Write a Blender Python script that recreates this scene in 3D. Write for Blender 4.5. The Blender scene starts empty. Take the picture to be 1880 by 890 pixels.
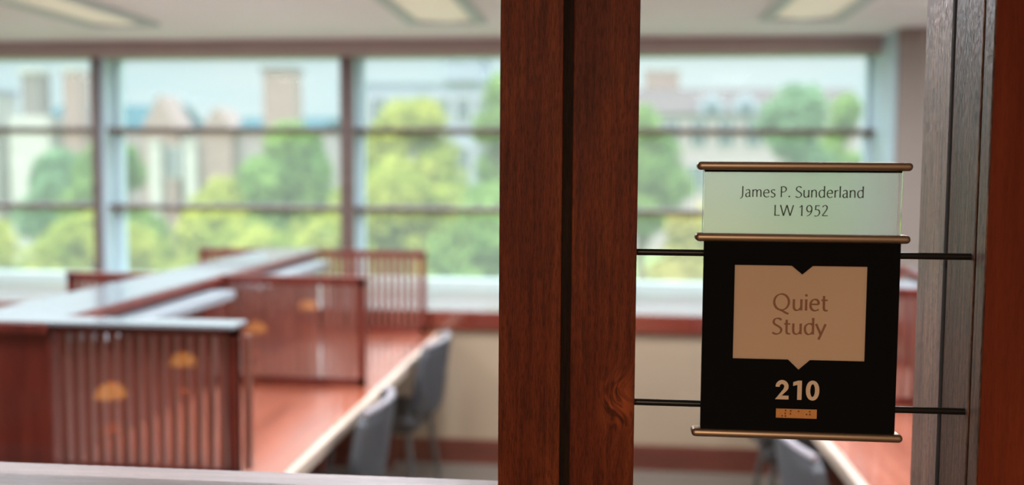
import bpy, bmesh, math, random
from mathutils import Vector, Matrix, noise
sc = bpy.context.scene
COL = sc.collection
PI = math.pi

# ------------------------------------------------------------------ materials
def new_mat(name):
    m = bpy.data.materials.new(name); m.use_nodes = True
    nt = m.node_tree; nt.nodes.clear()
    out = nt.nodes.new('ShaderNodeOutputMaterial')
    return m, nt, out
def N(nt, t, **kw):
    n = nt.nodes.new(t)
    for k, v in kw.items():
        if k in n.inputs: n.inputs[k].default_value = v
        else: setattr(n, k, v)
    return n
def ramp(nt, fac, stops):
    r = nt.nodes.new('ShaderNodeValToRGB'); e = r.color_ramp.elements
    e[0].position = stops[0][0]; e[0].color = (*stops[0][1], 1)
    e[1].position = stops[-1][0]; e[1].color = (*stops[-1][1], 1)
    for p, c in stops[1:-1]:
        x = e.new(p); x.color = (*c, 1)
    nt.links.new(fac, r.inputs[0]); return r
def mathn(nt, op, a, b=None):
    n = nt.nodes.new('ShaderNodeMath'); n.operation = op
    for i, v in enumerate((a, b)):
        if v is None: continue
        if isinstance(v, (int, float)): n.inputs[i].default_value = v
        else: nt.links.new(v, n.inputs[i])
    return n.outputs[0]

def plain(name, col, rough=.5, metal=0., var=.06, scale=30, bump=0., spec=.5, emit=None, es=0., coat=0.):
    m, nt, out = new_mat(name)
    p = N(nt, 'ShaderNodeBsdfPrincipled', Roughness=rough, Metallic=metal)
    p.inputs['Specular IOR Level'].default_value = spec
    p.inputs['Coat Weight'].default_value = coat
    tc = N(nt, 'ShaderNodeTexCoord'); nz = N(nt, 'ShaderNodeTexNoise', Scale=scale, Detail=4.)
    nt.links.new(tc.outputs['Object'], nz.inputs['Vector'])
    r = ramp(nt, nz.outputs[0], [(.3, tuple(c*(1-var) for c in col)), (.7, tuple(min(1, c*(1+var)) for c in col))])
    nt.links.new(r.outputs[0], p.inputs['Base Color'])
    if bump:
        b = N(nt, 'ShaderNodeBump', Strength=bump, Distance=.002)
        nt.links.new(nz.outputs[0], b.inputs['Height']); nt.links.new(b.outputs[0], p.inputs['Normal'])
    if emit:
        p.inputs['Emission Color'].default_value = (*emit, 1); p.inputs['Emission Strength'].default_value = es
    nt.links.new(p.outputs[0], out.inputs[0]); return m

def wood(name, dark, mid, light, axis='Z', s=1., rough=.35, coat=.3, knots=(), pore=.35, bump=.25, porescale=1., spec=.5):
    """straight-grained timber in object space; knots = [(x, z, radius, dark?)] in metres"""
    m, nt, out = new_mat(name)
    L = nt.links.new
    tc = N(nt, 'ShaderNodeTexCoord')
    vec = tc.outputs['Object']
    sep = N(nt, 'ShaderNodeSeparateXYZ'); L(vec, sep.inputs[0])
    kmask = None
    xo = sep.outputs[0]
    for (kx, kz, kr, kd) in knots:
        dx = mathn(nt, 'SUBTRACT', sep.outputs[0], kx); dz = mathn(nt, 'SUBTRACT', sep.outputs[2], kz)
        dx2 = mathn(nt, 'MULTIPLY', dx, dx)
        dzz = mathn(nt, 'MULTIPLY', dz, .62); dz2 = mathn(nt, 'MULTIPLY', dzz, dzz)
        d2 = mathn(nt, 'ADD', dx2, dz2)
        e = mathn(nt, 'EXPONENT', mathn(nt, 'MULTIPLY', d2, -1/(kr*kr)))
        sw = mathn(nt, 'MULTIPLY', e, .55*kr)
        xo = mathn(nt, 'ADD', xo, mathn(nt, 'MULTIPLY', sw, 1.0))
        # the swirl bends the fibres across the board as well
        zz = mathn(nt, 'MULTIPLY', dz, e)
        xo = mathn(nt, 'ADD', xo, mathn(nt, 'MULTIPLY', zz, .7))
        kmask = (e, kd) if kmask is None else (mathn(nt, 'MAXIMUM', kmask[0], e), kd)
    cmb = N(nt, 'ShaderNodeCombineXYZ'); L(xo, cmb.inputs[0]); L(sep.outputs[1], cmb.inputs[1]); L(sep.outputs[2], cmb.inputs[2])
    ai = 'XYZ'.index(axis)
    def mp(across, along):
        mm = N(nt, 'ShaderNodeMapping'); sv = [across*s]*3; sv[ai] = along*s
        mm.inputs['Scale'].default_value = sv; L(cmb.outputs[0], mm.inputs[0]); return mm.outputs[0]
    n1 = N(nt, 'ShaderNodeTexNoise', Scale=1., Detail=3., Roughness=.55, Distortion=.6); L(mp(26, 2.2), n1.inputs['Vector'])
    n2 = N(nt, 'ShaderNodeTexNoise', Scale=1., Detail=5., Roughness=.6); L(mp(190*porescale, 11*porescale), n2.inputs['Vector'])
    n3 = N(nt, 'ShaderNodeTexNoise', Scale=1., Detail=3., Roughness=.7); L(mp(900*porescale, 75*porescale), n3.inputs['Vector'])
    c = ramp(nt, n1.outputs[0], [(.3, dark), (.5, mid), (.72, light)])
    f = ramp(nt, n2.outputs[0], [(.35, (1-pore,)*3), (.55, (1, 1, 1)), (.75, (1+pore*.45,)*3)])
    g = ramp(nt, n3.outputs[0], [(.40, (1-pore*1.3,)*3), (.52, (1, 1, 1))])
    mx = N(nt, 'ShaderNodeMix', data_type='RGBA', blend_type='MULTIPLY'); mx.inputs[0].default_value = 1
    L(c.outputs[0], mx.inputs[6]); L(f.outputs[0], mx.inputs[7])
    mx2 = N(nt, 'ShaderNodeMix', data_type='RGBA', blend_type='MULTIPLY'); mx2.inputs[0].default_value = .8
    L(mx.outputs[2], mx2.inputs[6]); L(g.outputs[0], mx2.inputs[7])
    col = mx2.outputs[2]
    if kmask:
        kn = N(nt, 'ShaderNodeTexNoise', Scale=1., Detail=4., Distortion=1.5); L(mp(70, 28), kn.inputs['Vector'])
        kc = ramp(nt, kn.outputs[0], [(.38, tuple(v*.35 for v in dark)), (.55, tuple(min(1, v*1.9) for v in light))])
        mk = N(nt, 'ShaderNodeMix', data_type='RGBA'); L(mathn(nt, 'MULTIPLY', kmask[0], .75), mk.inputs[0])
        L(col, mk.inputs[6]); L(kc.outputs[0], mk.inputs[7]); col = mk.outputs[2]
    p = N(nt, 'ShaderNodeBsdfPrincipled', Roughness=rough)
    p.inputs['Coat Weight'].default_value = coat; p.inputs['Coat Roughness'].default_value = max(.12, rough*.7)
    p.inputs['Specular IOR Level'].default_value = spec; p.inputs['Coat IOR'].default_value = 2.4 if coat >= 1 else 1.5
    L(col, p.inputs['Base Color'])
    b = N(nt, 'ShaderNodeBump', Strength=bump, Distance=.0006)
    hs = mathn(nt, 'ADD', mathn(nt, 'MULTIPLY', n2.outputs[0], .5), g.outputs[0])
    L(hs, b.inputs['Height']); L(b.outputs[0], p.inputs['Normal'])
    if coat: L(b.outputs[0], p.inputs['Coat Normal'])
    L(p.outputs[0], out.inputs[0]); return m

def glass_mat(name, tint=(1, 1, 1), k=1., dusty=False):
    m, nt, out = new_mat(name)
    t = N(nt, 'ShaderNodeBsdfTransparent'); t.inputs[0].default_value = (*tint, 1)
    g = N(nt, 'ShaderNodeBsdfGlossy', Roughness=.0); fr = N(nt, 'ShaderNodeFresnel', IOR=1.5)
    mx = N(nt, 'ShaderNodeMixShader')
    nt.links.new(mathn(nt, 'MULTIPLY', fr.outputs[0], k), mx.inputs[0])
    nt.links.new(t.outputs[0], mx.inputs[1]); nt.links.new(g.outputs[0], mx.inputs[2])
    nt.links.new(mx.outputs[0], out.inputs[0]); return m

def haze_veil_glass(name, haze):
    m, nt, out = new_mat(name); L = nt.links.new
    t = N(nt, 'ShaderNodeBsdfTransparent'); g = N(nt, 'ShaderNodeBsdfGlossy', Roughness=.0); fr = N(nt, 'ShaderNodeFresnel', IOR=1.5)
    tr = N(nt, 'ShaderNodeBsdfTranslucent'); tr.inputs[0].default_value = (1, 1, .95, 1)  # translucent veil in the pane imitates the pale haze outdoors
    a = N(nt, 'ShaderNodeMixShader'); a.inputs[0].default_value = haze; L(t.outputs[0], a.inputs[1]); L(tr.outputs[0], a.inputs[2])
    mx = N(nt, 'ShaderNodeMixShader'); L(mathn(nt, 'MULTIPLY', fr.outputs[0], .02), mx.inputs[0])
    L(a.outputs[0], mx.inputs[1]); L(g.outputs[0], mx.inputs[2]); L(mx.outputs[0], out.inputs[0]); return m

def leaf_mat(name, a, b):
    m, nt, out = new_mat(name); L = nt.links.new
    tc = N(nt, 'ShaderNodeTexCoord'); n1 = N(nt, 'ShaderNodeTexNoise', Scale=.7, Detail=4.)
    L(tc.outputs['Object'], n1.inputs['Vector'])
    r = ramp(nt, n1.outputs[0], [(.35, a), (.65, b)])
    d = N(nt, 'ShaderNodeBsdfDiffuse'); tr = N(nt, 'ShaderNodeBsdfTranslucent'); mx = N(nt, 'ShaderNodeMixShader'); mx.inputs[0].default_value = .4
    L(r.outputs[0], d.inputs[0]); L(r.outputs[0], tr.inputs[0]); L(d.outputs[0], mx.inputs[1]); L(tr.outputs[0], mx.inputs[2])
    L(mx.outputs[0], out.inputs[0]); return m

def brick_mat(name, c1, c2, mortar, sx=2.5, wrow=.08):
    m, nt, out = new_mat(name); L = nt.links.new
    tc = N(nt, 'ShaderNodeTexCoord')
    sp = N(nt, 'ShaderNodeSeparateXYZ'); L(tc.outputs['Object'], sp.inputs[0])
    cb = N(nt, 'ShaderNodeCombineXYZ'); L(mathn(nt, 'ADD', sp.outputs[0], sp.outputs[1]), cb.inputs[0]); L(sp.outputs[2], cb.inputs[1])
    br = N(nt, 'ShaderNodeTexBrick', Scale=sx); L(cb.outputs[0], br.inputs['Vector'])
    br.inputs['Color1'].default_value = (*c1, 1); br.inputs['Color2'].default_value = (*c2, 1); br.inputs['Mortar'].default_value = (*mortar, 1)
    p = N(nt, 'ShaderNodeBsdfPrincipled', Roughness=.9)
    L(br.outputs[0], p.inputs['Base Color']); L(p.outputs[0], out.inputs[0]); return m

M = {}
M['post'] = wood('post_mahogany', (.11, .018, .005), (.155, .029, .009), (.22, .048, .013), 'Z', rough=.5, coat=.0, spec=.15,
                 knots=[(.013, 1.343, .017, 1)], pore=.42, bump=.2)
M['inlay'] = wood('dark_inlay', (.010, .004, .002), (.016, .007, .004), (.026, .012, .007), 'Z', rough=.6, coat=0, spec=.1)
M['jamb'] = wood('jamb_mahogany', (.14, .062, .038), (.20, .09, .055), (.27, .13, .08), 'Z', rough=.42, coat=.2, pore=.7, bump=.9)
M['jamb_face'] = wood('jamb_front_face', (.13, .02, .006), (.17, .027, .008), (.21, .036, .011), 'Z', rough=.55, coat=0, spec=.15, pore=.15, bump=.1, porescale=.7)
M['rail'] = wood('rail_mahogany', (.13, .075, .065), (.165, .098, .083), (.20, .12, .10), 'X', rough=.5, coat=.1, pore=.25)
M['gasket'] = plain('black_rubber', (.008, .008, .009), .6)
M['furn'] = wood('carrel_mahogany', (.09, .010, .005), (.13, .016, .008), (.17, .026, .013), 'Z', rough=.4, coat=.2, pore=.2)
M['desk'] = wood('desk_mahogany', (.32, .075, .035), (.42, .11, .055), (.52, .15, .08), 'Y', rough=.2, coat=1., pore=.12, bump=.06)
M['cap'] = plain('cap_sky_sheen', (.19, .205, .225), .22, 0., .03, 3, coat=.6)  # sky reflection on the wood caps, put into the base colour
M['slat'] = wood('slat_mahogany', (.15, .045, .03), (.19, .06, .042), (.24, .08, .058), 'Z', rough=.35, coat=.3, pore=.1)
M['edge'] = wood('desk_edge', (.55, .42, .33), (.62, .48, .38), (.68, .54, .44), 'Y', rough=.3, coat=.3, pore=.1)  # pale tone paints in the highlight along the desk edge
M['ledge'] = wood('ledge_mahogany', (.14, .022, .012), (.18, .03, .017), (.22, .04, .024), 'X', rough=.16, coat=1., pore=.1, bump=.05)
M['trimwood'] = wood('window_trim_wood', (.10, .062, .052), (.125, .08, .067), (.15, .098, .083), 'X', rough=.45, coat=.1, pore=.2)
M['header'] = plain('header_wood_lightened', (.38, .305, .275), .7, 0., .04, 6)  # mullion wood tone, painted lighter to make up for missing light
M['sill'] = plain('pale_green_sill', (.50, .60, .57), .4, 0., .02)
M['base'] = wood('baseboard_wood', (.075, .010, .005), (.10, .015, .008), (.13, .021, .011), 'X', rough=.5, coat=.1, pore=.2)
M['alu'] = plain('painted_aluminium', (.45, .56, .62), .4, 0., .02)
M['wall'] = plain('tan_wall_paint', (.31, .225, .148), .85, 0., .02, 3)
M['white'] = plain('off_white_paint', (.78, .76, .74), .85, 0., .02, 3)
M['pier'] = plain('pink_beige_wall_paint', (.26, .215, .18), .85, 0., .02, 3)
M['ceil'] = plain('ceiling_paint', (.86, .86, .87), .9, 0., .02, 2)
M['carpet'] = plain('carpet', (.11, .085, .065), 1., 0., .25, 90, .4)
M['bronze'] = plain('satin_bronze', (.46, .33, .23), .46, 1., .03, 60)
M['rod'] = plain('black_steel', (.012, .011, .010), .32, .3, .05, 60)
M['panel'] = plain('matte_black_panel', (.003, .0032, .0035), .75, 0., .05, 80, spec=.08)
M['cream'] = plain('cream_card', (.60, .42, .29), .8, 0., .03, 8)
M['cream2'] = plain('cream_numerals', (.72, .53, .38), .6, 0., .02, 30)
M['brown_ink'] = plain('brown_lettering', (.26, .11, .055), .7)
M['black_ink'] = plain('dark_lettering', (.03, .035, .035), .5)
M['copper'] = plain('copper_strip', (.62, .27, .08), .5, .25, .08, 120)
M['copper_dot'] = plain('copper_dot', (.20, .07, .02), .5, .2, .05, 120)
M['pane'] = glass_mat('clear_glass', k=.7)
M['wpane'] = haze_veil_glass('window_glass', .06)
M['greyfab'] = plain('grey_upholstery', (.045, .048, .054), .75, 0., .1, 60)
M['blackfab'] = plain('black_upholstery', (.02, .02, .021), .8, 0., .1, 60)
M['greymetal'] = plain('grey_metal', (.12, .12, .12), .4, .6, .03)
M['rim_highlight'] = plain('chair_rim_highlight', (.30, .27, .29), .35)  # pale colour imitates the highlight on the chair backs
M['fixture'] = plain('fixture_white_metal', (.24, .275, .30), .35, 0., .02)
M['trof'] = plain('fixture_grey_metal', (.48, .54, .57), .45, .1, .02)
M['lens'] = plain('fixture_lens', (.75, .72, .6), .6, 0., .02, 5, emit=(1., .93, .74), es=.22)
M['amber'] = plain('amber_glass_shade', (.9, .45, .08), .3, 0., .1, 40, emit=(1., .40, .06), es=4.6)
M['brass'] = plain('brass', (.6, .4, .15), .35, 1.)
M['darkpanel'] = wood('corridor_panel', (.08, .02, .01), (.11, .03, .014), (.15, .04, .02), 'Z', rough=.5, coat=.1)

# frosted acrylic
m, nt, out = new_mat('frosted_acrylic'); L = nt.links.new
p = N(nt, 'ShaderNodeBsdfPrincipled', Roughness=.36, IOR=1.22); p.inputs['Transmission Weight'].default_value = .86
p.inputs['Base Color'].default_value = (.97, 1, .98, 1)
tc = N(nt, 'ShaderNodeTexCoord'); mp_ = N(nt, 'ShaderNodeMapping'); mp_.inputs['Scale'].default_value = (30, 1, 900)
nz = N(nt, 'ShaderNodeTexNoise', Scale=1., Detail=2.); L(tc.outputs['Object'], mp_.inputs[0]); L(mp_.outputs[0], nz.inputs['Vector'])
bp = N(nt, 'ShaderNodeBump', Strength=.12, Distance=.0005); L(nz.outputs[0], bp.inputs['Height']); L(bp.outputs[0], p.inputs['Normal'])
L(p.outputs[0], out.inputs[0]); M['frost'] = m
m, nt, out = new_mat('clear_acrylic')
p = N(nt, 'ShaderNodeBsdfPrincipled', Roughness=.02, IOR=1.49); p.inputs['Transmission Weight'].default_value = 1.
p.inputs['Base Color'].default_value = (.95, 1, .96, 1); nt.links.new(p.outputs[0], out.inputs[0]); M['acryl'] = m

M['brick'] = brick_mat('red_brick', (.20, .11, .10), (.235, .14, .125), (.21, .16, .15))
M['brick2'] = brick_mat('brown_brick', (.13, .095, .095), (.155, .115, .115), (.15, .13, .13))
M['brick3'] = brick_mat('pink_brick', (.24, .18, .185), (.27, .205, .21), (.24, .21, .21))
M['stone'] = plain('limestone', (.33, .30, .275), .9, 0., .12, 1.5)
M['pale'] = plain('pale_cladding', (.24, .25, .30), 1., 0., .06, .6, spec=0)
M['slate'] = plain('blue_slate_roof', (.035, .08, .10), 1., 0., .12, 2, spec=0)
M['rroof'] = plain('rose_tile_roof', (.10, .075, .08), 1., 0., .1, 2, spec=0)
M['gable'] = plain('red_gable', (.22, .14, .125), .9, 0., .1, 2)
M['wdark'] = plain('dark_window_glass', (.06, .08, .10), .15)
M['lawn'] = plain('lawn_grass', (.15, .22, .06), 1., 0., .3, .8)
M['bark'] = plain('bark', (.16, .11, .08), .9, 0., .25, 8, .3)
M['leafA'] = leaf_mat('leaf_yellow_green', (.15, .20, .028), (.42, .41, .075))
M['leafB'] = leaf_mat('leaf_mid_green', (.10, .19, .05), (.23, .33, .09))
M['leafC'] = leaf_mat('leaf_blue_green', (.09, .18, .09), (.19, .30, .16))
M['leafD'] = leaf_mat('leaf_gold', (.28, .25, .05), (.46, .38, .12))

# ------------------------------------------------------------------ mesh builder
class MB:
    def __init__(s, base=(0, 0, 0)):
        s.v = []; s.f = []; s.mi = []; s.b = Vector(base); s.sm = False
    def add(s, vs, fs, mi=0):
        o = len(s.v)
        s.v += [tuple(Vector(v)-s.b) for v in vs]
        s.f += [tuple(o+i for i in f) for f in fs]; s.mi += [mi]*len(fs)
    def box(s, x0, x1, y0, y1, z0, z1, mi=0, bv=0.):
        if bv:
            bm = bmesh.new(); bmesh.ops.create_cube(bm, size=1)
            bmesh.ops.scale(bm, vec=(x1-x0, y1-y0, z1-z0), verts=bm.verts)
            bmesh.ops.translate(bm, vec=((x0+x1)/2, (y0+y1)/2, (z0+z1)/2), verts=bm.verts)
            bmesh.ops.bevel(bm, geom=list(bm.edges), offset=bv, segments=2, profile=.5, affect='EDGES')
            s.bm(bm, mi); return
        v = [(x0, y0, z0), (x1, y0, z0), (x1, y1, z0), (x0, y1, z0), (x0, y0, z1), (x1, y0, z1), (x1, y1, z1), (x0, y1, z1)]
        s.add(v, [(0, 3, 2, 1), (4, 5, 6, 7), (0, 1, 5, 4), (1, 2, 6, 5), (2, 3, 7, 6), (3, 0, 4, 7)], mi)
    def bm(s, bm, mi=0):
        bm.verts.index_update(); s.add([v.co.copy() for v in bm.verts], [tuple(v.index for v in f.verts) for f in bm.faces], mi); bm.free()
    def loft(s, rings, cap=True, mi=0, closed=True):
        n = len(rings[0]); vs = [p for r in rings for p in r]; fs = []
        for i in range(len(rings)-1):
            for j in range(n if closed else n-1):
                k = (j+1) % n
                fs.append((i*n+j, i*n+k, (i+1)*n+k, (i+1)*n+j))
        if cap and closed:
            fs.append(tuple(reversed(range(n)))); fs.append(tuple((len(rings)-1)*n+j for j in range(n)))
        s.add(vs, fs, mi)
    def tube(s, pts, r, n=10, mi=0):
        pts = [Vector(p) for p in pts]; rs = r if isinstance(r, (list, tuple)) else [r]*len(pts); rings = []
        for i, p in enumerate(pts):
            t = (pts[min(i+1, len(pts)-1)]-pts[max(i-1, 0)]).normalized()
            a = t.orthogonal().normalized() if i == 0 else (a - a.dot(t)*t).normalized()
            b = t.cross(a)
            rings.append([p+rs[i]*(math.cos(2*PI*j/n)*a+math.sin(2*PI*j/n)*b) for j in range(n)])
        s.loft(rings, mi=mi)
    def lathe(s, c, prof, n=24, mi=0):
        s.loft([[(c[0]+r*math.cos(2*PI*j/n), c[1]+r*math.sin(2*PI*j/n), c[2]+z) for j in range(n)] for r, z in prof], mi=mi)
    def prism(s, poly, y0, y1, mi=0):
        """polygon in (x, z) extruded along y"""
        n = len(poly)
        s.add([(x, y0, z) for x, z in poly]+[(x, y1, z) for x, z in poly],
              [tuple(range(n)), tuple(reversed(range(n, 2*n)))]+[(i, i+n, (i+1) % n+n, (i+1) % n) for i in range(n)], mi)
    def build(s, name, mat, parent=None, smooth=False):
        me = bpy.data.meshes.new(name); me.from_pydata(s.v, [], s.f)
        for mm in (mat if isinstance(mat, (list, tuple)) else [mat]): me.materials.append(mm)
        for p, i in zip(me.polygons, s.mi): p.material_index = i
        bm = bmesh.new(); bm.from_mesh(me); bmesh.ops.recalc_face_normals(bm, faces=bm.faces); bm.to_mesh(me); bm.free()
        if smooth:
            for p in me.polygons: p.use_smooth = True
            try: me.set_sharp_from_angle(angle=math.radians(40))
            except Exception: pass
        o = bpy.data.objects.new(name, me); COL.objects.link(o)
        if parent: o.parent = parent
        else: o.location = s.b
        return o

def tag(o, label=None, cat=None, group=None, kind=None):
    if label: o['label'] = label
    if cat: o['category'] = cat
    if group: o['group'] = group
    if kind: o['kind'] = kind
    return o
def thing(name, loc, label, cat, group=None, kind=None):
    o = bpy.data.objects.new(name, None); COL.objects.link(o); o.location = loc; o.empty_display_size = .1
    return tag(o, label, cat, group, kind)
def struct(name, mb, mat, label, cat, **k):
    return tag(mb.build(name, mat, **k), label, cat, kind='structure')
def bx(name, mat, dims, parent=None, base=(0, 0, 0), bv=0.):
    m = MB(base); m.box(*dims, bv=bv); return m.build(name, mat, parent)
def copy_tree(o, parent=None):
    c = o.copy(); COL.objects.link(c); c.parent = parent
    for ch in [x for x in bpy.data.objects if x.parent == o]: copy_tree(ch, c)
    return c

CEIL = 2.395
XL, XR, YB = -6.0, 3.4, -4.2
# ------------------------------------------------------------------ room shell
struct('floor', (lambda b: (b.box(XL, XR, YB, 6.15, -.1, 0), b)[1])(MB()), M['carpet'], 'brown carpeted floor of the study room', 'floor')
struct('ceiling', (lambda b: (b.box(XL-.2, XR+.2, YB-.2, 6.2, CEIL, CEIL+.35), b)[1])(MB()), M['ceil'], 'flat pinkish white ceiling above the carrels', 'ceiling')
struct('wall_left', (lambda b: (b.box(XL-.2, XL, YB, 6.15, 0, CEIL), b)[1])(MB()), M['white'], 'off-white side wall left of the study room', 'wall')
struct('wall_right', (lambda b: (b.box(XR, XR+.2, YB, 6.15, 0, CEIL), b)[1])(MB()), M['white'], 'off-white side wall right of the study room', 'wall')
struct('wall_back', (lambda b: (b.box(XL, XR, YB-.2, YB, 0, CEIL), b)[1])(MB()), M['darkpanel'], 'wood panelled wall behind the reading room', 'wall')
# wall with the windows: apron under the ledge, pier at the right
struct('wall_far', (lambda b: (b.box(XL, XR, 5.24, 6.15, 0, .745), b)[1])(MB()), M['wall'], 'tan apron wall below the window ledge', 'wall')
struct('wall_pier', (lambda b: (b.box(1.56, XR, 5.56, 6.15, .845, CEIL), b)[1])(MB()), M['pier'], 'pinkish beige wall pier right of the windows', 'wall')
struct('baseboard_far', (lambda b: (b.box(XL, XR, 5.222, 5.24, 0, .125), b.box(XL, XR, 5.228, 5.24, .125, .135), b)[2])(MB()), M['base'],
       'red wood baseboard along the tan apron wall', 'baseboard')
tag(bx('trim_1', M['ledge'], (XL, XR, 5.21, 6.0, .745, .848), bv=.006), 'deep glossy red wood ledge under the windows', 'window ledge', kind='structure')
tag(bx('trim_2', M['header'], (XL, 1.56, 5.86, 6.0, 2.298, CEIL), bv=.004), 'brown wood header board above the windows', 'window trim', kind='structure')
tag(bx('trim_4', M['alu'], (1.545, 1.56, 5.60, 6.15, .848, CEIL)), 'pale metal lining of the right window reveal', 'window trim', kind='structure')

# mullions between windows: wood face in front of a pale metal fin
MX = [-4.82, -3.215, -1.612, -.03]
for i, x in enumerate(MX):
    t = thing('trim_%d' % (5+i), (x, 5.95, .848), ['brown faced mullion left of the leftmost window', 'slim mullion between first and second window from the left',
              'brown faced mullion rising behind the far divider of the left carrel', 'mullion hidden behind the big wooden post'][i], 'window mullion', kind='structure')
    b = MB((x, 5.95, .848)); hw = .020 if i == 1 else .042; b.box(x-hw-(.02 if i == 1 else 0), x+(0 if i == 1 else hw), 5.90, 5.935, .848, 2.33, bv=.003); b.build('mullion_face', M['trimwood'], t)
    b = MB((x, 5.95, .848)); b.box(x-.028, x+.034, 5.935, 6.13, .848, 2.33); b.build('mullion_fin', M['alu'], t)
WX = [(-6.0, -4.855), (-4.785, -3.25), (-3.18, -1.647), (-1.577, -.065), (.005, 1.545)]
WL = ['window at the far left beyond the frame', 'leftmost window in view, trees and grey chimney outside', 'window with the tall brick tower outside',
      'window just left of the big wooden post', 'window behind the hanging room sign']
for i, (a, c) in enumerate(WX):
    base = ((a+c)/2, 6.1, .848); t = thing('window_%d' % (i+1), base, WL[i], 'window', kind='structure')
    b = MB(base); b.box(a, c, 6.02, 6.14, .848, .925); b.build('sill_rail', M['sill'], t)
    b = MB(base); b.box(a, c, 6.06, 6.14, 2.305, 2.35); b.box(a, a+.025, 6.06, 6.14, .925, 2.31); b.box(c-.025, c, 6.06, 6.14, .925, 2.31); b.build('window_frame', M['alu'], t)
    for z in (1.85, 1.362):
        b = MB(base); b.box(a, c, 5.955, 6.13, z-.017, z+.017, bv=.003); b.build('glazing_bar', M['trimwood'], t)
    b = MB(base); b.box(a+.02, c-.02, 6.096, 6.104, .92, 2.31); b.build('pane', M['wpane'], t)

# ------------------------------------------------------------------ partition in front
PY0, PY1 = 1.085, 1.313
base = (-.046, PY0, 0)
post = thing('trim_10', base, 'big dark mahogany post with a darker inlay strip', 'wooden post', kind='structure')
for (a, c) in ((-.1225, -.0525), (-.0415, .0306)):
    b = MB((0, PY0, 0)); b.box(a, c, PY0, PY1, 0, CEIL, bv=.0012)
    o = b.build('post_board', M['post'], post); o.location = (.046, 0, 0)
b = MB(base); b.box(-.0528, -.0412, PY0+.0035, PY1-.004, 0, CEIL); b.build('inlay_strip', M['inlay'], post)

jb = (.4, PY0, 0)
jamb = thing('door_1', jb, 'mahogany jamb board lit from the window, right of the room sign', 'door jamb', kind='structure')
b = MB(jb); b.box(.40, .56, 1.216, PY1, 0, CEIL, bv=.001); b.build('rear_board', M['jamb'], jamb)
b = MB(jb); b.box(.40, .56, 1.118, 1.203, 0, CEIL, bv=.001); b.build('middle_board', M['jamb'], jamb)
b = MB(jb); b.box(.40, .425, PY0+.0012, 1.112, 0, CEIL, bv=.001); b.build('front_edge_strip', M['jamb'], jamb)
b = MB(jb); b.box(.4016, .56, PY0, PY0+.0225, 0, CEIL); b.build('front_face_board', M['jamb_face'], jamb)
b = MB(jb); b.box(.4035, .55, 1.107, 1.119, 0, CEIL); b.build('shadow_groove', M['gasket'], jamb)
b = MB(jb); b.box(.402, .55, 1.2025, 1.2165, 0, CEIL); b.tube([(.4015, 1.2097, 0), (.4015, 1.2097, CEIL)], .0035, 8); b.build('glazing_gasket', M['gasket'], jamb)
struct('wall_front', (lambda b: (b.box(.56, XR, 1.10, 1.30, 0, CEIL), b)[1])(MB()), M['darkpanel'], 'wood panelled corridor wall right of the jamb', 'wall')

# rail and panel of the left opening
tag(bx('trim_11', M['rail'], (XL, -.1225, PY0-.01, 1.262, 1.155, 1.193), bv=.003), 'mahogany bar rail at the foot of the left glass', 'rail', kind='structure')
struct('wall_partition', (lambda b: (b.box(XL, -.1225, 1.12, 1.24, 0, 1.155), b)[1])(MB()), M['darkpanel'], 'low panelled wall under the left rail', 'wall')
tag(bx('window_10', M['pane'], (XL, -.1225, 1.206, 1.213, 1.193, CEIL)), 'clear glass of the left opening beside the post', 'glass pane', kind='structure')
tag(bx('window_11', M['pane'], (.0306, .4015, 1.206, 1.213, .04, CEIL)), 'clear glass sidelight behind the room sign', 'glass pane', kind='structure')
struct('trim_12', (lambda b: (b.box(.0306, .40, 1.12, 1.30, 0, .04), b)[1])(MB()), M['rail'], 'wood threshold below the sidelight glass', 'sill')

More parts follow.
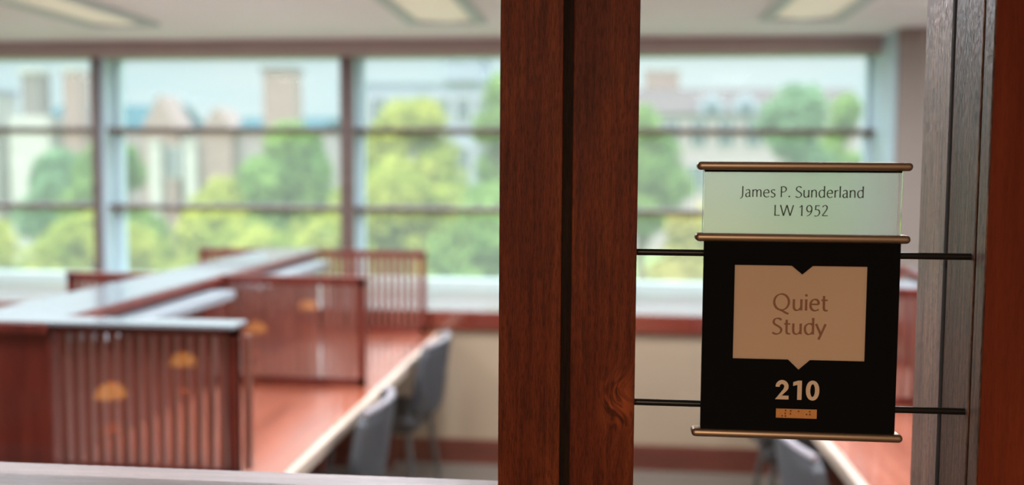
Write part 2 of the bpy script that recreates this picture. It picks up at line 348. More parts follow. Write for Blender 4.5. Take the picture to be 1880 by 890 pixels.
# ------------------------------------------------------------------ lettering
def smooth(pts, n=7):
    out = []; P = [Vector(p) for p in pts]
    P = [2*P[0]-P[1]]+P+[2*P[-1]-P[-2]]
    for i in range(1, len(P)-2):
        for k in range(n):
            t = k/n; a, b_, c, d = P[i-1], P[i], P[i+1], P[i+2]
            out.append(.5*((2*b_)+(c-a)*t+(2*a-5*b_+4*c-d)*t*t+(3*b_-a-3*c+d)*t*t*t))
    out.append(P[-2]); return out
def ell(cx, cy, rx, ry, n=36, a0=0, a1=360):
    return [Vector((cx+rx*math.cos(math.radians(a0+(a1-a0)*i/n)), cy+ry*math.sin(math.radians(a0+(a1-a0)*i/n)))) for i in range(n+1)]
L_ = lambda *p: ('l', p)
C_ = lambda *p: ('c', p)
G = {
 'J': (330, [C_((215, 700), (215, 500), (213, 250), (205, 90), (175, -20), (120, -80), (50, -105))]),
 'a': (450, [C_((95, 415), (150, 465), (235, 485), (315, 445), (335, 350), (335, 200), (337, 90), (352, 25), (390, 5)), C_((335, 285), (230, 265), (125, 215), (85, 125), (120, 30), (200, 0), (280, 35), (335, 105))]),
 'm': (720, [L_((95, 0), (95, 480)), C_((95, 340), (150, 430), (240, 482), (325, 445), (352, 330), (354, 150), (354, 0)), C_((354, 340), (410, 430), (500, 482), (585, 445), (612, 330), (614, 150), (614, 0))]),
 'e': (480, [L_((90, 272), (405, 272)), C_((405, 272), (395, 390), (335, 465), (245, 485), (155, 445), (95, 355), (78, 240), (98, 120), (165, 30), (260, -2), (350, 15), (412, 60))]),
 's': (380, [C_((318, 440), (255, 476), (180, 482), (105, 440), (90, 365), (130, 300), (220, 250), (305, 190), (318, 105), (265, 25), (175, -3), (60, 35))]),
 'P': (510, [L_((110, 0), (110, 700)), C_((110, 675), (220, 690), (340, 665), (415, 580), (415, 470), (350, 375), (240, 335), (140, 345))]),
 '.': (230, [('d', (115, 45, 52))]),
 'S': (500, [C_((420, 630), (345, 685), (250, 702), (150, 660), (100, 555), (130, 455), (240, 375), (360, 295), (425, 190), (390, 65), (280, -5), (170, -5), (55, 50))]),
 'u': (490, [C_((90, 480), (88, 250), (98, 100), (150, 20), (235, 0), (320, 40), (385, 130)), L_((395, 480), (395, 0))]),
 'n': (490, [L_((95, 0), (95, 480)), C_((95, 330), (155, 430), (245, 482), (345, 450), (385, 350), (390, 180), (390, 0))]),
 'd': (520, [L_((415, 745), (415, 0)), C_((415, 400), (350, 465), (260, 485), (160, 440), (92, 340), (82, 210), (120, 80), (200, 5), (300, 15), (415, 125))]),
 'r': (320, [L_((95, 0), (95, 480)), C_((95, 310), (140, 410), (205, 465), (300, 470))]),
 'l': (200, [L_((100, 745), (100, 0))]),
 'i': (200, [L_((100, 480), (100, 0)), ('d', (100, 655, 56))]),
 'L': (430, [L_((110, 700), (110, 0)), L_((110, 25), (410, 25))]),
 'W': (880, [L_((25, 700), (225, 0)), L_((225, 0), (435, 700)), L_((435, 700), (650, 0)), L_((650, 0), (850, 700))]),
 '1': (500, [L_((275, 0), (275, 700)), C_((120, 560), (200, 610), (275, 690))]),
 '9': (500, [('p', ell(245, 480, 160, 210)), C_((405, 470), (395, 320), (340, 170), (240, 60), (110, -5))]),
 '5': (500, [L_((395, 675), (150, 675)), L_((160, 690), (140, 400)), C_((140, 395), (235, 420), (335, 390), (395, 290), (390, 170), (320, 50), (210, 0), (80, 15))]),
 '2': (500, [C_((95, 590), (150, 665), (245, 700), (345, 655), (375, 540), (330, 400), (220, 230), (85, 40)), L_((75, 28), (420, 28))]),
 'Q': (790, [('p', ell(375, 350, 300, 345, 48)), C_((330, -5), (440, -45), (540, -110), (670, -165))]),
 't': (330, [C_((140, 640), (140, 300), (145, 100), (190, 15), (300, 10)), L_((40, 455), (290, 455))]),
 'y': (430, [L_((20, 480), (215, 20)), L_((410, 480), (250, 60), (130, -225))]),
 ' ': (240, []),
}
def stroke_poly(b, pts, thick, org, sx, sz, y0, y1, nib=20, thin=.5, closed=False, flare=1.15, uni=False):
    n = len(pts); Lf, Rt = [], []
    for i, p in enumerate(pts):
        q0 = pts[i-1] if i > 0 else (pts[-2] if closed else p); q1 = pts[i+1] if i < n-1 else (pts[1] if closed else p)
        t = (q1-q0).normalized(); a = math.atan2(t.y, t.x)
        w = thick if uni else thick*(thin+(1-thin)*abs(math.sin(a-math.radians(nib))))/(thin+(1-thin)*.94)
        if not closed and not uni and (i == 0 or i == n-1): w *= flare
        nn = Vector((-t.y, t.x))*w/2
        Lf.append(p+nn); Rt.append(p-nn)
    def W(v, y): return (org[0]+v.x*sx, y, org[1]+v.y*sz)
    rings = [[W(Lf[i], y0), W(Rt[i], y0), W(Rt[i], y1), W(Lf[i], y1)] for i in range(n)]
    b.loft(rings, cap=not closed)
def text(b, s, x0, x1, zb, cap, y0, y1, thick=72, **k):
    adv = sum(G[c][0] for c in s); lsb, rsb = 60, 60
    sx = (x1-x0)/(adv-lsb-rsb); sz = cap/700.; x = x0-lsb*sx
    for c in s:
        w, st = G[c]
        for kind, d in st:
            y0 -= 6e-6
            if kind == 'd':
                poly = [(x+(d[0]+d[2]*math.cos(a*PI/6))*sx, zb+(d[1]+d[2]*math.sin(a*PI/6))*sz) for a in range(12)]
                b.prism(poly, y0, y1)
            elif kind == 'p': stroke_poly(b, d, thick, (x, zb), sx, sz, y0, y1, closed=True, **k)
            elif kind == 'c': stroke_poly(b, smooth(d), thick, (x, zb), sx, sz, y0, y1, **k)
            else:
                dd = [Vector(q) for q in d]
                if len(dd) == 2: dd = [dd[0], dd[0].lerp(dd[1], .18), dd[0].lerp(dd[1], .82), dd[1]]
                stroke_poly(b, dd, thick, (x, zb), sx, sz, y0, y1, **k)
        x += w*sx

# ------------------------------------------------------------------ the hanging sign
YS = 1.113
SB = (.213, YS, 1.30)
sign = thing('room_sign', SB, 'black room sign with cream Quiet Study card and 210, held on four rods', 'sign')
def outline_prism(b, outer, inner, y0, y1):
    bm = bmesh.new()
    def loop(pl):
        vs = [bm.verts.new((x, y0, z)) for x, z in pl]
        return [bm.edges.new((vs[i], vs[(i+1) % len(vs)])) for i in range(len(vs))]
    e = loop(outer)+(loop(inner) if inner else [])
    bmesh.ops.triangle_fill(bm, edges=e, use_beauty=True, normal=(0, -1, 0))
    r = bmesh.ops.extrude_face_region(bm, geom=list(bm.faces))
    bmesh.ops.translate(bm, vec=(0, y1-y0, 0), verts=[g for g in r['geom'] if isinstance(g, bmesh.types.BMVert)])
    b.bm(bm)
PX0, PX1, PZ0, PZ1 = .1065, .3205, 1.308, 1.5265
card = [(.141, 1.498), (.2035, 1.498), (.2152, 1.4883), (.2265, 1.498), (.2858, 1.498), (.2858, 1.3915), (.2265, 1.3915), (.2142, 1.3803), (.2025, 1.3915), (.141, 1.3915)]
b = MB(SB); outline_prism(b, [(PX0, PZ1), (PX1, PZ1), (PX1, PZ0), (PX0, PZ0)], card, YS, YS+.0022); b.build('black_face_plate', M['panel'], sign)
b = MB(SB); b.box(PX0+.0005, PX1-.0005, YS+.0062, YS+.012, PZ0, PZ1, bv=.0004); b.build('back_plate', M['panel'], sign)
b = MB(SB); b.box(.138, .289, YS+.0026, YS+.0032, 1.377, 1.501)
cardo = b.build('message_card', M['cream'], sign)
b = MB(SB); b.box(PX0+.0005, PX1-.0005, YS+.0036, YS+.006, PZ0, PZ1); b.build('core_plate', M['panel'], sign)
b = MB(SB)
text(b, 'Quiet', .1852, .2435, 1.4475, .0182, YS+.0022, YS+.0027, 94)
text(b, 'Study', .1845, .2415, 1.4205, .0175, YS+.0022, YS+.0027, 94)
b.build('card_lettering', M['brown_ink'], cardo)
# numerals 210, raised
b = MB(SB)
zb, ch = 1.3465, .0218; k = ch/700.
def P2(pl, ox): b.prism([(ox+x*k, zb+y*k) for x, y in pl], YS-.0008, YS+.0004)
ox = .1886
def A2(cx, cy, rx, ry, a0, a1, n=22): return [(cx+rx*math.cos(math.radians(a0+(a1-a0)*i/n)), cy+ry*math.sin(math.radians(a0+(a1-a0)*i/n))) for i in range(n+1)]
two = A2(245, 475, 228, 233, 184, -38)+[(232, 137), (482, 137), (482, 0), (8, 0), (292, 372)]+A2(240, 470, 82, 92, -35, 188)
outline_prism(b, [(ox+x*k, zb+y*k) for x, y in two], None, YS-.0008, YS+.0004)
ox = .2078
P2([(170, 0), (325, 0), (325, 700), (190, 700), (20, 640), (20, 505), (170, 545)], ox)
ox = .2222
outer = [(245+235*math.copysign(abs(math.cos(a))**.92, math.cos(a)), 350+362*math.copysign(abs(math.sin(a))**.92, math.sin(a))) for a in [2*PI*i/48 for i in range(48)]]
inner = [(245+84*math.cos(a), 350+235*math.sin(a)) for a in [2*PI*i/48 for i in range(48)]]
outline_prism(b, [(ox+x*k, zb+y*k) for x, y in outer], [(ox+x*k, zb+y*k) for x, y in inner], YS-.0008, YS+.0004)
b.build('numerals', M['cream2'], sign)
b = MB(SB); b.box(.1902, .2352, YS-.0007, YS+.0003, 1.3253, 1.3358, bv=.0002); br = b.build('braille_strip', M['copper'], sign)
b = MB(SB)
for (px, py) in [(670, 205), (660, 290), (665, 372), (575, 368), (815, 215), (808, 305), (1040, 230), (1355, 240), (1270, 325), (1362, 328)]:
    x = .1902+(px-395)/1165*.045; z = 1.3358-(py-145-(px-395)*.03)/280*.0105
    b.lathe((x, 0, 0), [(0, 0), (0, 0)], 4) if False else None
    rings = []
    for r, dy in ((.00105, 0), (.0009, -.0004), (.0005, -.0006), (.0001, -.00068)):
        rings.append([(x+r*math.cos(a*PI/6), YS-.0007+dy, z+r*math.sin(a*PI/6)) for a in range(12)])
    b.loft(rings)
b.build('braille_dots', M['copper_dot'], br)
# bronze bull-nosed bars
def bar(x0, x1, zc, name='end_bar'):
    b = MB(SB); r = .0047; ya, yb = YS-.004, YS+.018
    def ring(x, s):
        pts = [(x, ya+r-r*s*math.cos(a), zc+r*s*math.sin(a)) for a in [(-90+180*i/12)*PI/180 for i in range(13)]]
        pts += [(x, yb-r+r*s*math.cos(a), zc+r*s*math.sin(a)) for a in [(90-180*i/12)*PI/180 for i in range(13)]]
        return pts
    rings = []
    for i in range(9):
        a = max(.05, i/8*PI/2); rings.append(ring(x0+r*(1-math.cos(a)), math.sin(a)))
    for i in range(9):
        a = min(PI/2-.05, i/8*PI/2); rings.append(ring(x1-r+r*math.sin(a), math.cos(a)))
    b.loft(rings); o = b.build(name, M['bronze'], sign, smooth=True); return o
bar(.0975, .3305, 1.6085); bar(.0965, .3305, 1.5285); bar(.0965, .3295, 1.3055)
# dark channel under the bars
for z0, z1 in ((1.6018, 1.6045),): bx('bar_channel', M['panel'], (.106, .3195, YS+.001, YS+.012, z0, z1), sign, SB)
# name plate of frosted acrylic in a clear block
b = MB(SB); b.box(.1055, .3155, YS+.001, YS+.0030, 1.5332, 1.6030); npl = b.build('name_plate', M['frost'], sign); npl['label'] = 'pale frosted plate with engraved name'
b = MB(SB); b.box(.1045, .3212, YS+.0034, YS+.0105, 1.5330, 1.6035, bv=.0004); b.build('acrylic_block', M['acryl'], sign)
b = MB(SB)
text(b, 'James P. Sunderland', .1452, .2790, 1.5742, .0118, YS+.0004, YS+.0009, 74)
text(b, 'LW 1952', .1828, .2412, 1.5535, .0119, YS+.0004, YS+.0009, 74)
b.build('name_lettering', M['black_ink'], npl)
# rods
for z in (1.5095, 1.3350):
    for (a, c) in ((.0300, .1085), (.3185, .4010)):
        b = MB(SB); b.tube([(a, 1.128, z), (c, 1.128, z)], .0038, 14)
        xe = a if a < .1 else c; sgn = 1 if a < .1 else -1
        b.build('support_rod', M['rod'], sign, smooth=True)

# ------------------------------------------------------------------ carrels
def carrel(name, label, xs, y0, y1, edges, reach, divs, capz=1.175, end_cap=False):
    """xs = (spine x0, x1); edges = x of the left and right desk edge; reach = how far the dividers stand out left and right"""
    s0, s1 = xs; base = ((s0+s1)/2, (y0+y1)/2, 0)
    t = thing(name, base, label, 'study carrel')
    def B(): return MB(base)
    def X(a, c): return (min(a, c), max(a, c))
    sides = [(-1, s0, edges[0], reach[0]), (1, s1, edges[1], reach[1])]
    for sg, si, ed, rc in sides:
        b = B(); b.box(*X(si-sg*.03, ed-sg*.022), y0, y1, .705, .740, bv=.002); b.build('desktop', M['desk'], t)
        b = B(); b.box(*X(ed-sg*.022, ed+sg*.004), y0, y1, .700, .7415, bv=.003); b.build('desk_edge', M['edge'], t)
    b = B(); b.box(s0+.03, s1-.03, y0+.01, y1-.01, 0, capz-.03); b.build('spine_panel', M['furn'], t)
    b = B(); b.box(s0+.004, s1-.004, y0-.008, y0+.01, 0, capz-.03, bv=.003); b.build('end_panel', M['furn'], t)
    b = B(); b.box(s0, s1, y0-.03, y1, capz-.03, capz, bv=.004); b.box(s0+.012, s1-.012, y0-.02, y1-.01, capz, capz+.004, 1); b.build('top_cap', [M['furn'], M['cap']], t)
    for sg, si, ed, rc in sides:
        for j in range(len(divs)-1):
            b = B(); b.box(*X(si-sg*.028, si+sg*.085), divs[j]+.10, divs[j+1]-.10, capz-.080, capz-.045, bv=.006); b.build('task_light', M['fixture'], t)
        for di, dy in enumerate(divs):
            a, c = si-sg*.03, si+sg*(rc-(.052 if di == 0 and end_cap else 0)); d = .014; zt = capz-.002
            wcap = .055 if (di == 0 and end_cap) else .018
            b = B(); b.box(*X(a, c), dy-d, dy+d, .742, .770); b.box(*X(a, c), dy-d, dy+d, zt-.028, zt-.006)
            b.box(*X(c-sg*.028, c), dy-d, dy+d, .742, zt-.006); fr = b.build('divider_frame', M['furn'], t)
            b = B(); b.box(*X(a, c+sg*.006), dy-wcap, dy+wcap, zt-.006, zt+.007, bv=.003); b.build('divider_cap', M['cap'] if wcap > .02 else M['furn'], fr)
            b = B(); n = int((rc-.01)/.0355)
            for q in range(n):
                x = si+sg*(.022+q*.0355); b.box(x-.0090, x+.0090, dy-.010, dy+.010, .770, zt-.028)
            b.build('slats', M['slat'], fr)
            b = B(); b.box(*X(si-sg*.03, ed-sg*.25), dy-.014, dy+.014, 0, .705); b.build('support_panel', M['furn'], t)
    return t
carrel('study_carrel', 'long double-sided mahogany carrel with slatted dividers left of the post', (-1.85, -1.545), 2.56, 5.16, (-2.58, -.891), (.36, .580), [2.59, 3.80, 5.10], end_cap=True)
carrel('study_carrel', 'mahogany carrel seen between the room sign and the jamb', (1.33, 1.61), 1.62, 4.62, (.700, 2.24), (.555, .555), [1.66, 3.735, 4.58])

# ------------------------------------------------------------------ chairs
def make_chair():
    """faces -X; origin on the floor under the seat"""
    t = thing('study_chair', (0, 0, 0), 'x', 'chair', 'grey upholstered chairs at the carrels')
    def sheet(fn, nu, nv, th, nrm):
        fr = [[Vector(fn(i/nu, j/nv)) for j in range(nv+1)] for i in range(nu+1)]
        return fr
    # seat cushion
    b = MB(); bm = bmesh.new(); bmesh.ops.create_cube(bm, size=1)
    bmesh.ops.scale(bm, vec=(.44, .45, .07), verts=bm.verts); bmesh.ops.translate(bm, vec=(-.02, 0, .465), verts=bm.verts)
    bmesh.ops.bevel(bm, geom=list(bm.edges), offset=.028, segments=4, profile=.5, affect='EDGES'); b.bm(bm)
    b.build('seat', M['blackfab'], t, smooth=True)
    # curved backrest shell (wraps round the sitter), leaning back
    b = MB(); rings = []
    for i in range(11):
        u = i/10; z = .50+.33*u
        ring = []
        hw = .235-.02*abs(u-.5)*2-(.05 if i in (0, 10) else 0)
        for j in range(13):
            a = -1+2*j/12; ring.append((.20+.05*u+.05*(1-a*a)+0.0, a*hw, z-(.012*a*a if i > 8 else 0)))
        for j in range(13):
            a = 1-2*j/12; ring.append((.20+.05*u+.05*(1-a*a)-.035, a*(hw-.008), z-(.012*a*a if i > 8 else 0)))
        rings.append(ring)
    b.loft(rings); bk = b.build('backrest', M['greyfab'], t, smooth=True)
    b = MB(); pts = [(.253+.05*(1-a*a)-.018, a*.20, .832-.012*a*a) for a in [-1+2*j/12 for j in range(13)]]
    b.tube(pts, .011, 8); b.build('highlight_rim', M['rim_highlight'], bk, smooth=True)  # rim added to hold the highlight along the backrest top
    for sy in (-1, 1):
        b = MB(); b.tube([(.17, sy*.205, .44), (.21, sy*.215, .50), (.235, sy*.2, .62)], .011, 8); b.build('back_support', M['greymetal'], t, smooth=True)
        for sx in (-1, 1):
            b = MB(); b.tube([(-.02+sx*.17, sy*.19, .445), (-.02+sx*.20, sy*.215, .22), (-.02+sx*.225, sy*.235, .0)], [.013, .012, .010], 10)
            b.build('leg', M['greymetal'], t, smooth=True)
    b = MB(); b.box(-.20, .16, -.19, -.17, .418, .434); b.box(-.20, .16, .17, .19, .418, .434); b.box(-.20, -.18, -.19, .19, .418, .434); b.box(.14, .16, -.19, .19, .418, .434)
    b.build('seat_frame', M['greymetal'], t)
    return t
ch = make_chair()
spots = [(-1.02, 3.22, .05, 'nearer grey backed chair pushed up to the left carrel'),
         (-1.03, 4.46, -.06, 'farther grey backed chair at the left carrel, near the window wall'),
         (.80, 2.92, PI+.04, 'grey backed chair at the right carrel, seen under the sign'),
         (.84, 4.15, PI-.05, 'farther chair at the right carrel, mostly hidden behind the sign')]
for i, (x, y, r, lab) in enumerate(spots):
    o = ch if i == 0 else copy_tree(ch)
    o.location = (x, y, 0); o.rotation_euler = (0, 0, r); o['label'] = lab

# ------------------------------------------------------------------ ceiling fixtures
FL = ['ceiling light above the left carrel, leftmost of the three', 'ceiling light left of the wooden post, middle of the three', 'ceiling light above the room sign, rightmost of the three']
for i, x in enumerate((-2.65, -.865, .955)):
    y1 = 5.17; y0 = 3.9; base = (x, (y0+y1)/2, CEIL); w = .205
    t = thing('ceiling_light', base, FL[i], 'ceiling light', 'recessed ceiling lights in the study room')
    b = MB(base)
    b.box(x-w, x-w+.055, y0, y1, CEIL-.022, CEIL-.0005); b.box(x+w-.055, x+w, y0, y1, CEIL-.022, CEIL-.0005)
    b.box(x-w+.055, x+w-.055, y0, y0+.03, CEIL-.022, CEIL-.0005); b.box(x-w+.055, x+w-.055, y1-.03, y1, CEIL-.022, CEIL-.0005)
    b.build('housing', M['trof'], t)
    b = MB(base); b.prism([(x-w+.055, CEIL-.003), (x, CEIL-.014), (x+w-.055, CEIL-.003), (x+w-.055, CEIL-.001), (x-w+.055, CEIL-.001)], y0+.03, y1-.03)
    b.build('lens', M['lens'], t)

def area(name, loc, rot, sx, sy, power, col):
    l = bpy.data.lights.new(name, 'AREA'); l.shape = 'RECTANGLE'; l.size = sx; l.size_y = sy; l.energy = power; l.color = col
    o = bpy.data.objects.new(name, l); COL.objects.link(o); o.location = loc; o.rotation_euler = rot; return o
for x in (-4.4, -2.65, -.865, .955):  # those away from the modelled fixtures are added, unseen fill
    area('study_light_and_fill', (x, 4.12, CEIL-.03), (0, 0, 0), .3, .6, 48, (.87, .93, 1))
    area('study_light_and_fill', (x, 2.3, CEIL-.03), (0, 0, 0), .3, 1.1, 48, (.87, .93, 1))
area('study_light_and_fill', (2.5, 2.9, CEIL-.03), (0, 0, 0), .3, 1.1, 46, (.87, .93, 1))  # added fill with no fixture, brightens the right of the ceiling

# ------------------------------------------------------------------ reading table with amber lamps behind the camera
tb = thing('reading_table', (-1.6, -1.5, 0), 'long dark reading table mirrored in the left glass', 'table')
b = MB((-1.6, -1.5, 0)); b.box(-2.0, -1.2, -3.0, 0, .71, .75, bv=.004); b.build('tabletop', M['furn'], tb)
for sx in (-1.93, -1.27):
    for sy in (-2.92, -.08):
        b = MB((-1.6, -1.5, 0)); b.box(sx-.035, sx+.035, sy-.035, sy+.035, 0, .71, bv=.003); b.build('leg', M['furn'], tb)
def lamp():
    t = thing('reading_lamp', (0, 0, 0), 'x', 'lamp', 'amber reading lamps mirrored in the glass')
    b = MB(); b.lathe((0, 0, 0), [(.07, 0), (.07, .012), (.02, .022), (.008, .03), (.008, .13), (.001, .135)]); b.build('stand', M['brass'], t, smooth=True)
    b = MB(); b.lathe((0, 0, 0), [(.048, .115), (.044, .135), (.03, .152), (.012, .16), (.010, .157), (.026, .149), (.039, .133), (.043, .115)]); b.build('lamp_shade', M['amber'], t, smooth=True)
    return t
lp = lamp()
for i, (y, lab) in enumerate([(-2.64, 'amber reading lamp glow mirrored in the glass, farthest of the row'), (-1.87, 'amber reading lamp glow mirrored beside the right end of the near divider'),
                              (-1.10, 'amber reading lamp glow mirrored over the middle of the near divider'), (-.56, 'amber reading lamp glow mirrored over the left of the near divider')]):
    o = lp if i == 0 else copy_tree(lp); o.location = (-1.6, y, .75); o['label'] = lab; o.rotation_euler = (0, 0, .4*i)
area('reading_room_fill', (-.3, -2.7, CEIL-.02), (0, 0, 0), .4, .4, 185, (1, .77, .54))  # unseen warm light added behind the camera for post and sign
area('reading_room_fill', (-5.2, -1.6, CEIL-.02), (0, 0, 0), .6, .6, 14, (1, .72, .46))  # faint unseen fill added at the far left

# ------------------------------------------------------------------ outside
ZG = -4.2
struct('ground', (lambda b: (b.add([(-160, 6.6, ZG), (160, 6.6, ZG), (160, 220, ZG), (-160, 220, ZG)], [(0, 1, 2, 3)]), b)[1])(MB()), M['lawn'], 'green lawn outside below the windows', 'lawn')
struct('wall_exterior', (lambda b: (b.box(XL-.2, XR+.2, 6.15, 6.35, ZG, .80), b)[1])(MB()), M['stone'], 'outer stone wall below the windows', 'wall')
rnd = random.Random(4)
def tree(x, y, ztop, rad, mat, label, hfrac=.72, n=2600, seed=0, leaf=.21):
    r = random.Random(seed); base = (x, y, ZG); H = ztop-ZG
    t = thing('tree', base, label, 'tree', 'trees on the lawn outside')
    b = MB(base)
    b.tube([(x, y, ZG-.05), (x+.05, y, ZG+H*.2), (x-.05, y+.05, ZG+H*.45), (x, y, ZG+H*.8)], [.26, .2, .15, .05], 8)
    lobes = []
    for k in range(16):
        a = r.uniform(0, 2*PI); u = r.random(); zc = ZG+H*(1-hfrac)+H*hfrac*(.12+.74*u)
        rr = rad*(.62 if u < .75 else .35)*math.sqrt(r.random())
        lr = rad*r.uniform(.38, .55)*(1-.35*u)
        p = Vector((x+rr*math.cos(a), y+rr*math.sin(a), min(zc, ztop-lr*.8))); lobes.append((p, lr))
    lobes.append((Vector((x, y, ztop-rad*.36)), rad*.38))
    for p, lr in lobes[:9]:
        b.tube([(x, y, ZG+H*.3), (x+(p.x-x)*.5, y+(p.y-y)*.5, (ZG+H*.3+p.z)/2+.2), tuple(p)], [.1, .07, .03], 6)
    b.build('trunk', M['bark'], t, smooth=True)
    b = MB(base)
    for k in range(n):
        p, lr = lobes[k % len(lobes)]
        d = Vector((r.gauss(0, 1), r.gauss(0, 1), r.gauss(0, 1))).normalized()
        c = p+d*lr*(r.random()**.35)
        q = d+Vector((r.gauss(0, .6), r.gauss(0, .6), r.gauss(0, .6)+.3)); q.normalize()
        a = q.orthogonal().normalized(); bb = q.cross(a); s = leaf*r.uniform(.6, 1.2)
        th = r.uniform(0, PI); a2 = a*math.cos(th)+bb*math.sin(th); b2 = q.cross(a2)
        b.add([c+a2*s, c+b2*s*.5, c-a2*s, c-b2*s*.5], [(0, 1, 2, 3)])
    o = b.build('foliage', mat, t); return t
T = [(-17.6, 33, 2.7, 2.1, 'leafB', 'broad green tree behind the left part of the second window'),
     (-7.9, 37, 4.4, 2.6, 'leafA', 'yellow-green tree with its crown against the pale building'),
     (-10.4, 31, 3.2, 2.2, 'leafB', 'green tree in front of the tall brick tower'),
     (-3.6, 33, 4.9, 1.8, 'leafB', 'green tree just left of the big post'),
     (1.2, 38, 4.2, 2.0, 'leafB', 'green tree just right of the big post'),
     (6.3, 35, 4.7, 2.1, 'leafC', 'bluish green tree above the sign, tallest at the right'),
     (9.0, 39, 4.7, 1.6, 'leafB', 'rounded light green tree at the right window edge'),
     (-21.6, 37, 2.3, 2.1, 'leafC', 'dull green tree between the stone wing and grey chimney'),
     (-13.8, 34, 1.4, 2.2, 'leafA', 'low yellow-green tree before the stone columns'),
     (-6.0, 27, 1.6, 3.0, 'leafA', 'bright low tree filling the window left of the post'),
     (-9.6, 24, .55, 2.8, 'leafA', 'bright bushy tree behind the brown mullion'),
     (-14.0, 25, .4, 3.0, 'leafA', 'bright bushy tree low in the second window'),
     (-18.5, 26, .4, 3.0, 'leafA', 'bright bushy tree low in the leftmost window'),
     (-23.0, 30, .9, 3.2, 'leafA', 'bushy tree at the far left of the lawn'),
     (-2.2, 24, 1.2, 2.6, 'leafB', 'green bushy tree seen beside the post'),
     (2.6, 26, .8, 2.2, 'leafD', 'golden leaved tree low between post and sign'),
     (6.2, 27, 1.3, 2.8, 'leafB', 'green bushy tree behind the frosted name plate'),
     (10.5, 33, 2.2, 3.0, 'leafC', 'green tree low at the right window edge'),
     (-11.5, 20, -.9, 2.4, 'leafA', 'small round tree near the windows, below the brick tower'),
     (-6.2, 19.5, -.8, 2.4, 'leafA', 'small round tree near the windows, left of the post'),
     (-16.5, 20.5, -.9, 2.4, 'leafA', 'small round tree near the windows at far left'),
     (-.5, 19, -1., 2.2, 'leafA', 'small round tree near the windows behind the post'),
     (4.2, 20, -.7, 2.2, 'leafD', 'small golden tree near the windows below the sign bar')]
for i, (x, y, zt, rad, mt, lab) in enumerate(T):
    tree(x, y, zt, rad, M[mt], lab, seed=10+i, n=6200 if zt > 1.5 else 5600, hfrac=.62 if zt > 1.5 else .8)

def gable_roof(b, x0, x1, y0, y1, z0, z1, mi=0, over=.3):
    ym = (y0+y1)/2
    b.add([(x0-over, y0-over, z0), (x1+over, y0-over, z0), (x1+over, y1+over, z0), (x0-over, y1+over, z0), (x0-over, ym, z1), (x1+over, ym, z1)],
          [(0, 1, 5, 4), (2, 3, 4, 5), (0, 4, 3), (1, 2, 5), (0, 3, 2, 1)], mi)
def windows(t, base, x0, x1, n, z0, z1, y, w, mat='wdark'):
    for i in range(n):
        xc = x0+(x1-x0)*(i+.5)/n
        b = MB(base); b.box(xc-w/2-.12, xc+w/2+.12, y-.10, y+.02, z0-.12, z1+.12); f = b.build('window', M['stone'], t)
        b = MB(base); b.box(xc-w/2, xc-.05, y-.14, y-.09, z0, z1); b.box(xc+.05, xc+w/2, y-.14, y-.09, z0, z1); b.build('pane', M[mat], f)
# gothic hall at the left
base = (-30, 64, ZG)
h = thing('campus_hall', base, 'stone and brick hall with blue slate roof and red gables, left windows', 'building')
b = MB(base); b.box(-37.5, -18, 60, 68, ZG, 4.0); b.build('wall', M['brick3'], h)
for rx0, rx1, rz in ((-37.3, -28.6, 5.95), (-28.3, -24.6, 4.55), (-24.3, -18.3, 5.15)):
    b = MB(base); gable_roof(b, rx0, rx1, 60, 68, 4.2 if rz > 5 else 4.0, rz, over=.2); b.build('roof', M['slate'], h)
for (gx, gw, gz) in ((-28.2, 1.15, 6.3), (-24.5, 1.0, 5.55)):
    b = MB(base); b.prism([(gx-gw, ZG), (gx+gw, ZG), (gx+gw, 4.2), (gx, gz), (gx-gw, 4.2)], 59.2, 62); b.build('gable', M['gable'], h)
for cxm in (-28.3, -26.0, -31.5):
    b = MB(base); b.box(cxm-.35, cxm+.35, 58.7, 59.2, ZG, 3.2); b.box(cxm-.45, cxm+.45, 58.6, 59.25, 3.2, 3.5); b.build('stone_pier', M['stone'], h)
windows(h, base, -27.8, -26.2, 2, 1.2, 3.0, 59.2, .55); windows(h, base, -37.5, -29.8, 5, .8, 2.6, 60, .9); windows(h, base, -23, -18.5, 3, .8, 2.6, 60, .9)
windows(h, base, -37.5, -18.5, 9, -3.0, -1.2, 60, .9)
base = (-35.9, 61, ZG)
c = thing('chimney_stack', base, 'grey brown chimney stack against the sky, left window', 'chimney')
b = MB(base); b.box(-36.5, -35.3, 58, 59.2, ZG, 7.5); b.build('shaft', M['brick2'], c)
b = MB(base); b.box(-36.65, -35.15, 57.85, 59.35, 7.5, 7.8); b.box(-37.2, -34.6, 57.7, 59.4, ZG, 4.9); b.build('crown_and_base', M['stone'], c)
base = (-33.2, 61, ZG)
c = thing('chimney_stack', base, 'red brick chimney stack partly behind the slim mullion', 'chimney')
b = MB(base); b.box(-33.8, -32.7, 58, 59.2, ZG, 7.6); b.build('shaft', M['brick'], c)
b = MB(base); b.box(-33.9, -32.6, 57.9, 59.3, 7.6, 7.85); b.build('crown', M['stone'], c)
base = (-19.6, 57.5, ZG)
c = thing('brick_tower', base, 'tall square brick tower standing against the sky', 'tower')
b = MB(base); b.box(-20.55, -18.7, 56.7, 58.4, ZG, 7.45); b.build('shaft', M['brick'], c)
b = MB(base); b.box(-20.68, -18.57, 56.57, 58.53, 7.45, 7.72); b.build('coping', M['brick2'], c)
base = (-41, 61, ZG)
c = thing('stone_wing', base, 'cream stone wing at the left edge of the view', 'building')
b = MB(base); b.box(-45, -38.1, 57.5, 60, ZG, 6.3); b.build('wall', M['stone'], c)
b = MB(base); b.box(-45.2, -37.95, 57.3, 60.1, 6.3, 6.6); b.build('parapet', M['pale'], c)
windows(c, base, -44.6, -38.4, 3, 1.5, 4.8, 57.5, .9); windows(c, base, -44.6, -38.4, 3, -3, -.5, 57.5, .9)
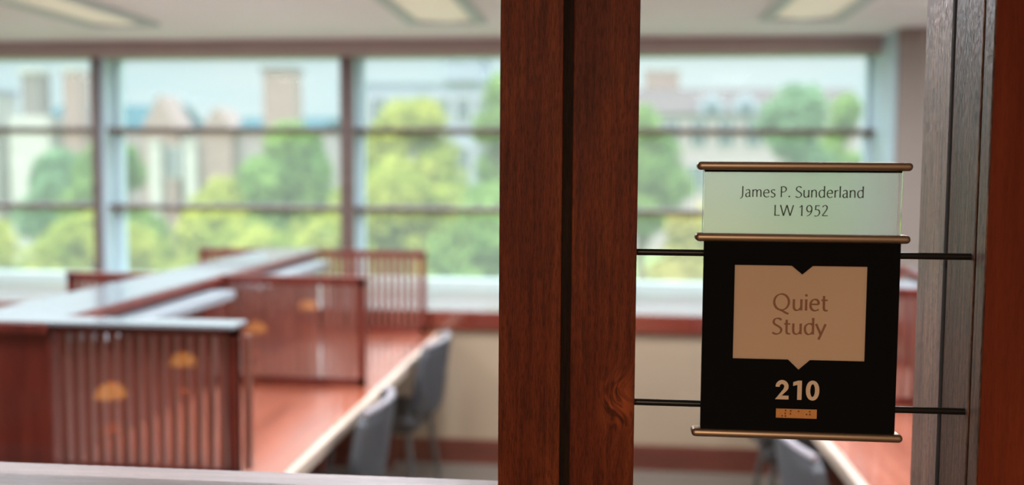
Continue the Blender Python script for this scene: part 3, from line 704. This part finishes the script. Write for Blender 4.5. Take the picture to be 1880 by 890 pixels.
# pale block behind
base = (-13, 75, ZG)
c = thing('pale_block', base, 'pale blue grey building behind trees, left of the post', 'building')
b = MB(base); b.box(-20, -8, 72, 80, ZG, 8.0); b.build('wall', M['pale'], c)
b = MB(base); b.box(-20.2, -7.8, 71.8, 80.2, 8.0, 8.25); b.build('parapet', M['pale'], c)
b = MB(base); b.box(-12.2, -9.6, 71.5, 78, 8.2, 9.9); gable_roof(b, -12.2, -9.6, 71.5, 78, 9.9, 10.6, over=.1); b.build('roof_house', M['pale'], c)
windows(c, base, -19.5, -8.5, 7, 5.4, 7.0, 72, 1., 'wdark'); windows(c, base, -19.5, -8.5, 7, 1.6, 3.4, 72, 1., 'wdark')
base = (10, 75, ZG)
c = thing('long_brick_building', base, 'long rose roofed brick building behind the sign', 'building')
b = MB(base); b.box(-1, 17.6, 72, 80, ZG, 5.9); b.build('wall', M['brick3'], c)
b = MB(base); gable_roof(b, -1, 17.6, 72, 80, 5.9, 8.0, over=.4); b.build('roof', M['rroof'], c)
b = MB(base); b.box(2.6, 5.2, 76.5, 78.5, ZG, 9.4); b.build('brick_turret', M['brick'], c)
b = MB(base); b.box(2.5, 5.3, 76.4, 78.6, 9.4, 9.55); b.build('turret_coping', M['stone'], c)
windows(c, base, -.5, 17, 9, 3.6, 5.4, 72, 1.1); windows(c, base, -.5, 17, 9, .4, 2.2, 72, 1.1)
for dx in (7.2, 9.6):
    b = MB(base); b.prism([(dx-.9, 5.7), (dx+.9, 5.7), (dx+.9, 6.7), (dx, 7.4), (dx-.9, 6.7)], 71.7, 74.5); d = b.build('dormer', M['pale'], c)
    b = MB(base); b.box(dx-.5, dx+.5, 71.6, 71.72, 5.8, 6.6); b.build('pane', M['wdark'], d)

# ------------------------------------------------------------------ world, sun
w = bpy.data.worlds.new('World'); sc.world = w; w.use_nodes = True; nt = w.node_tree; nt.nodes.clear()
out = N(nt, 'ShaderNodeOutputWorld'); bg = N(nt, 'ShaderNodeBackground', Strength=1.0)
tc = N(nt, 'ShaderNodeTexCoord'); mp_ = N(nt, 'ShaderNodeMapping'); mp_.inputs['Scale'].default_value = (2, 2, 9)
nz = N(nt, 'ShaderNodeTexNoise', Scale=2.2, Detail=4., Roughness=.55)
nt.links.new(tc.outputs['Generated'], mp_.inputs[0]); nt.links.new(mp_.outputs[0], nz.inputs['Vector'])
r = ramp(nt, nz.outputs[0], [(.36, (.70, .91, .98)), (.64, (.82, .97, 1.01))])
nt.links.new(r.outputs[0], bg.inputs[0]); nt.links.new(bg.outputs[0], out.inputs[0])
# bright overcast: the sky grows brighter towards the zenith
sp = N(nt, 'ShaderNodeSeparateXYZ'); nt.links.new(tc.outputs['Generated'], sp.inputs[0])
mr = N(nt, 'ShaderNodeMapRange', interpolation_type='SMOOTHSTEP'); nt.links.new(sp.outputs[2], mr.inputs[0])
mr.inputs[1].default_value = .12; mr.inputs[2].default_value = .5; mr.inputs[3].default_value = .78; mr.inputs[4].default_value = 6.0
nt.links.new(mr.outputs[0], bg.inputs[1])
sl = bpy.data.lights.new('sun', 'SUN'); sl.energy = 2.6; sl.angle = math.radians(8); sl.color = (1, .96, .88)
so = bpy.data.objects.new('sun', sl); COL.objects.link(so); so.rotation_euler = Vector((.35, .62, -.9)).to_track_quat('-Z', 'Y').to_euler()

# ------------------------------------------------------------------ camera
f_px = 1795.
cam = bpy.data.cameras.new('camera'); co = bpy.data.objects.new('camera', cam); COL.objects.link(co)
R = Matrix([[0.9950132071223166, -0.013645823967858656, 0.09880541048141007],
            [0.09952791657734454, 0.07077540734388946, -0.9925145014240747],
            [0.00655068499737792, 0.9973989338291598, 0.07178060547613398]])
co.matrix_world = Matrix.Translation((0, 0, 1.6)) @ R.to_4x4()
cam.sensor_fit = 'HORIZONTAL'; cam.sensor_width = 36; cam.lens = f_px/1880*36
cam.clip_start = .02; cam.clip_end = 600
cam.dof.use_dof = True; cam.dof.focus_distance = 1.13; cam.dof.aperture_fstop = 2.1
sc.camera = co
sc.view_settings.view_transform = 'Standard'; sc.view_settings.look = 'None'
sc.view_settings.exposure = .12; sc.view_settings.gamma = 1.; sc.view_settings.use_curve_mapping = False
sc.cycles.use_denoising = True
sc.cycles.max_bounces = 12; sc.cycles.diffuse_bounces = 7; sc.cycles.transparent_max_bounces = 16; sc.cycles.sample_clamp_indirect = 6
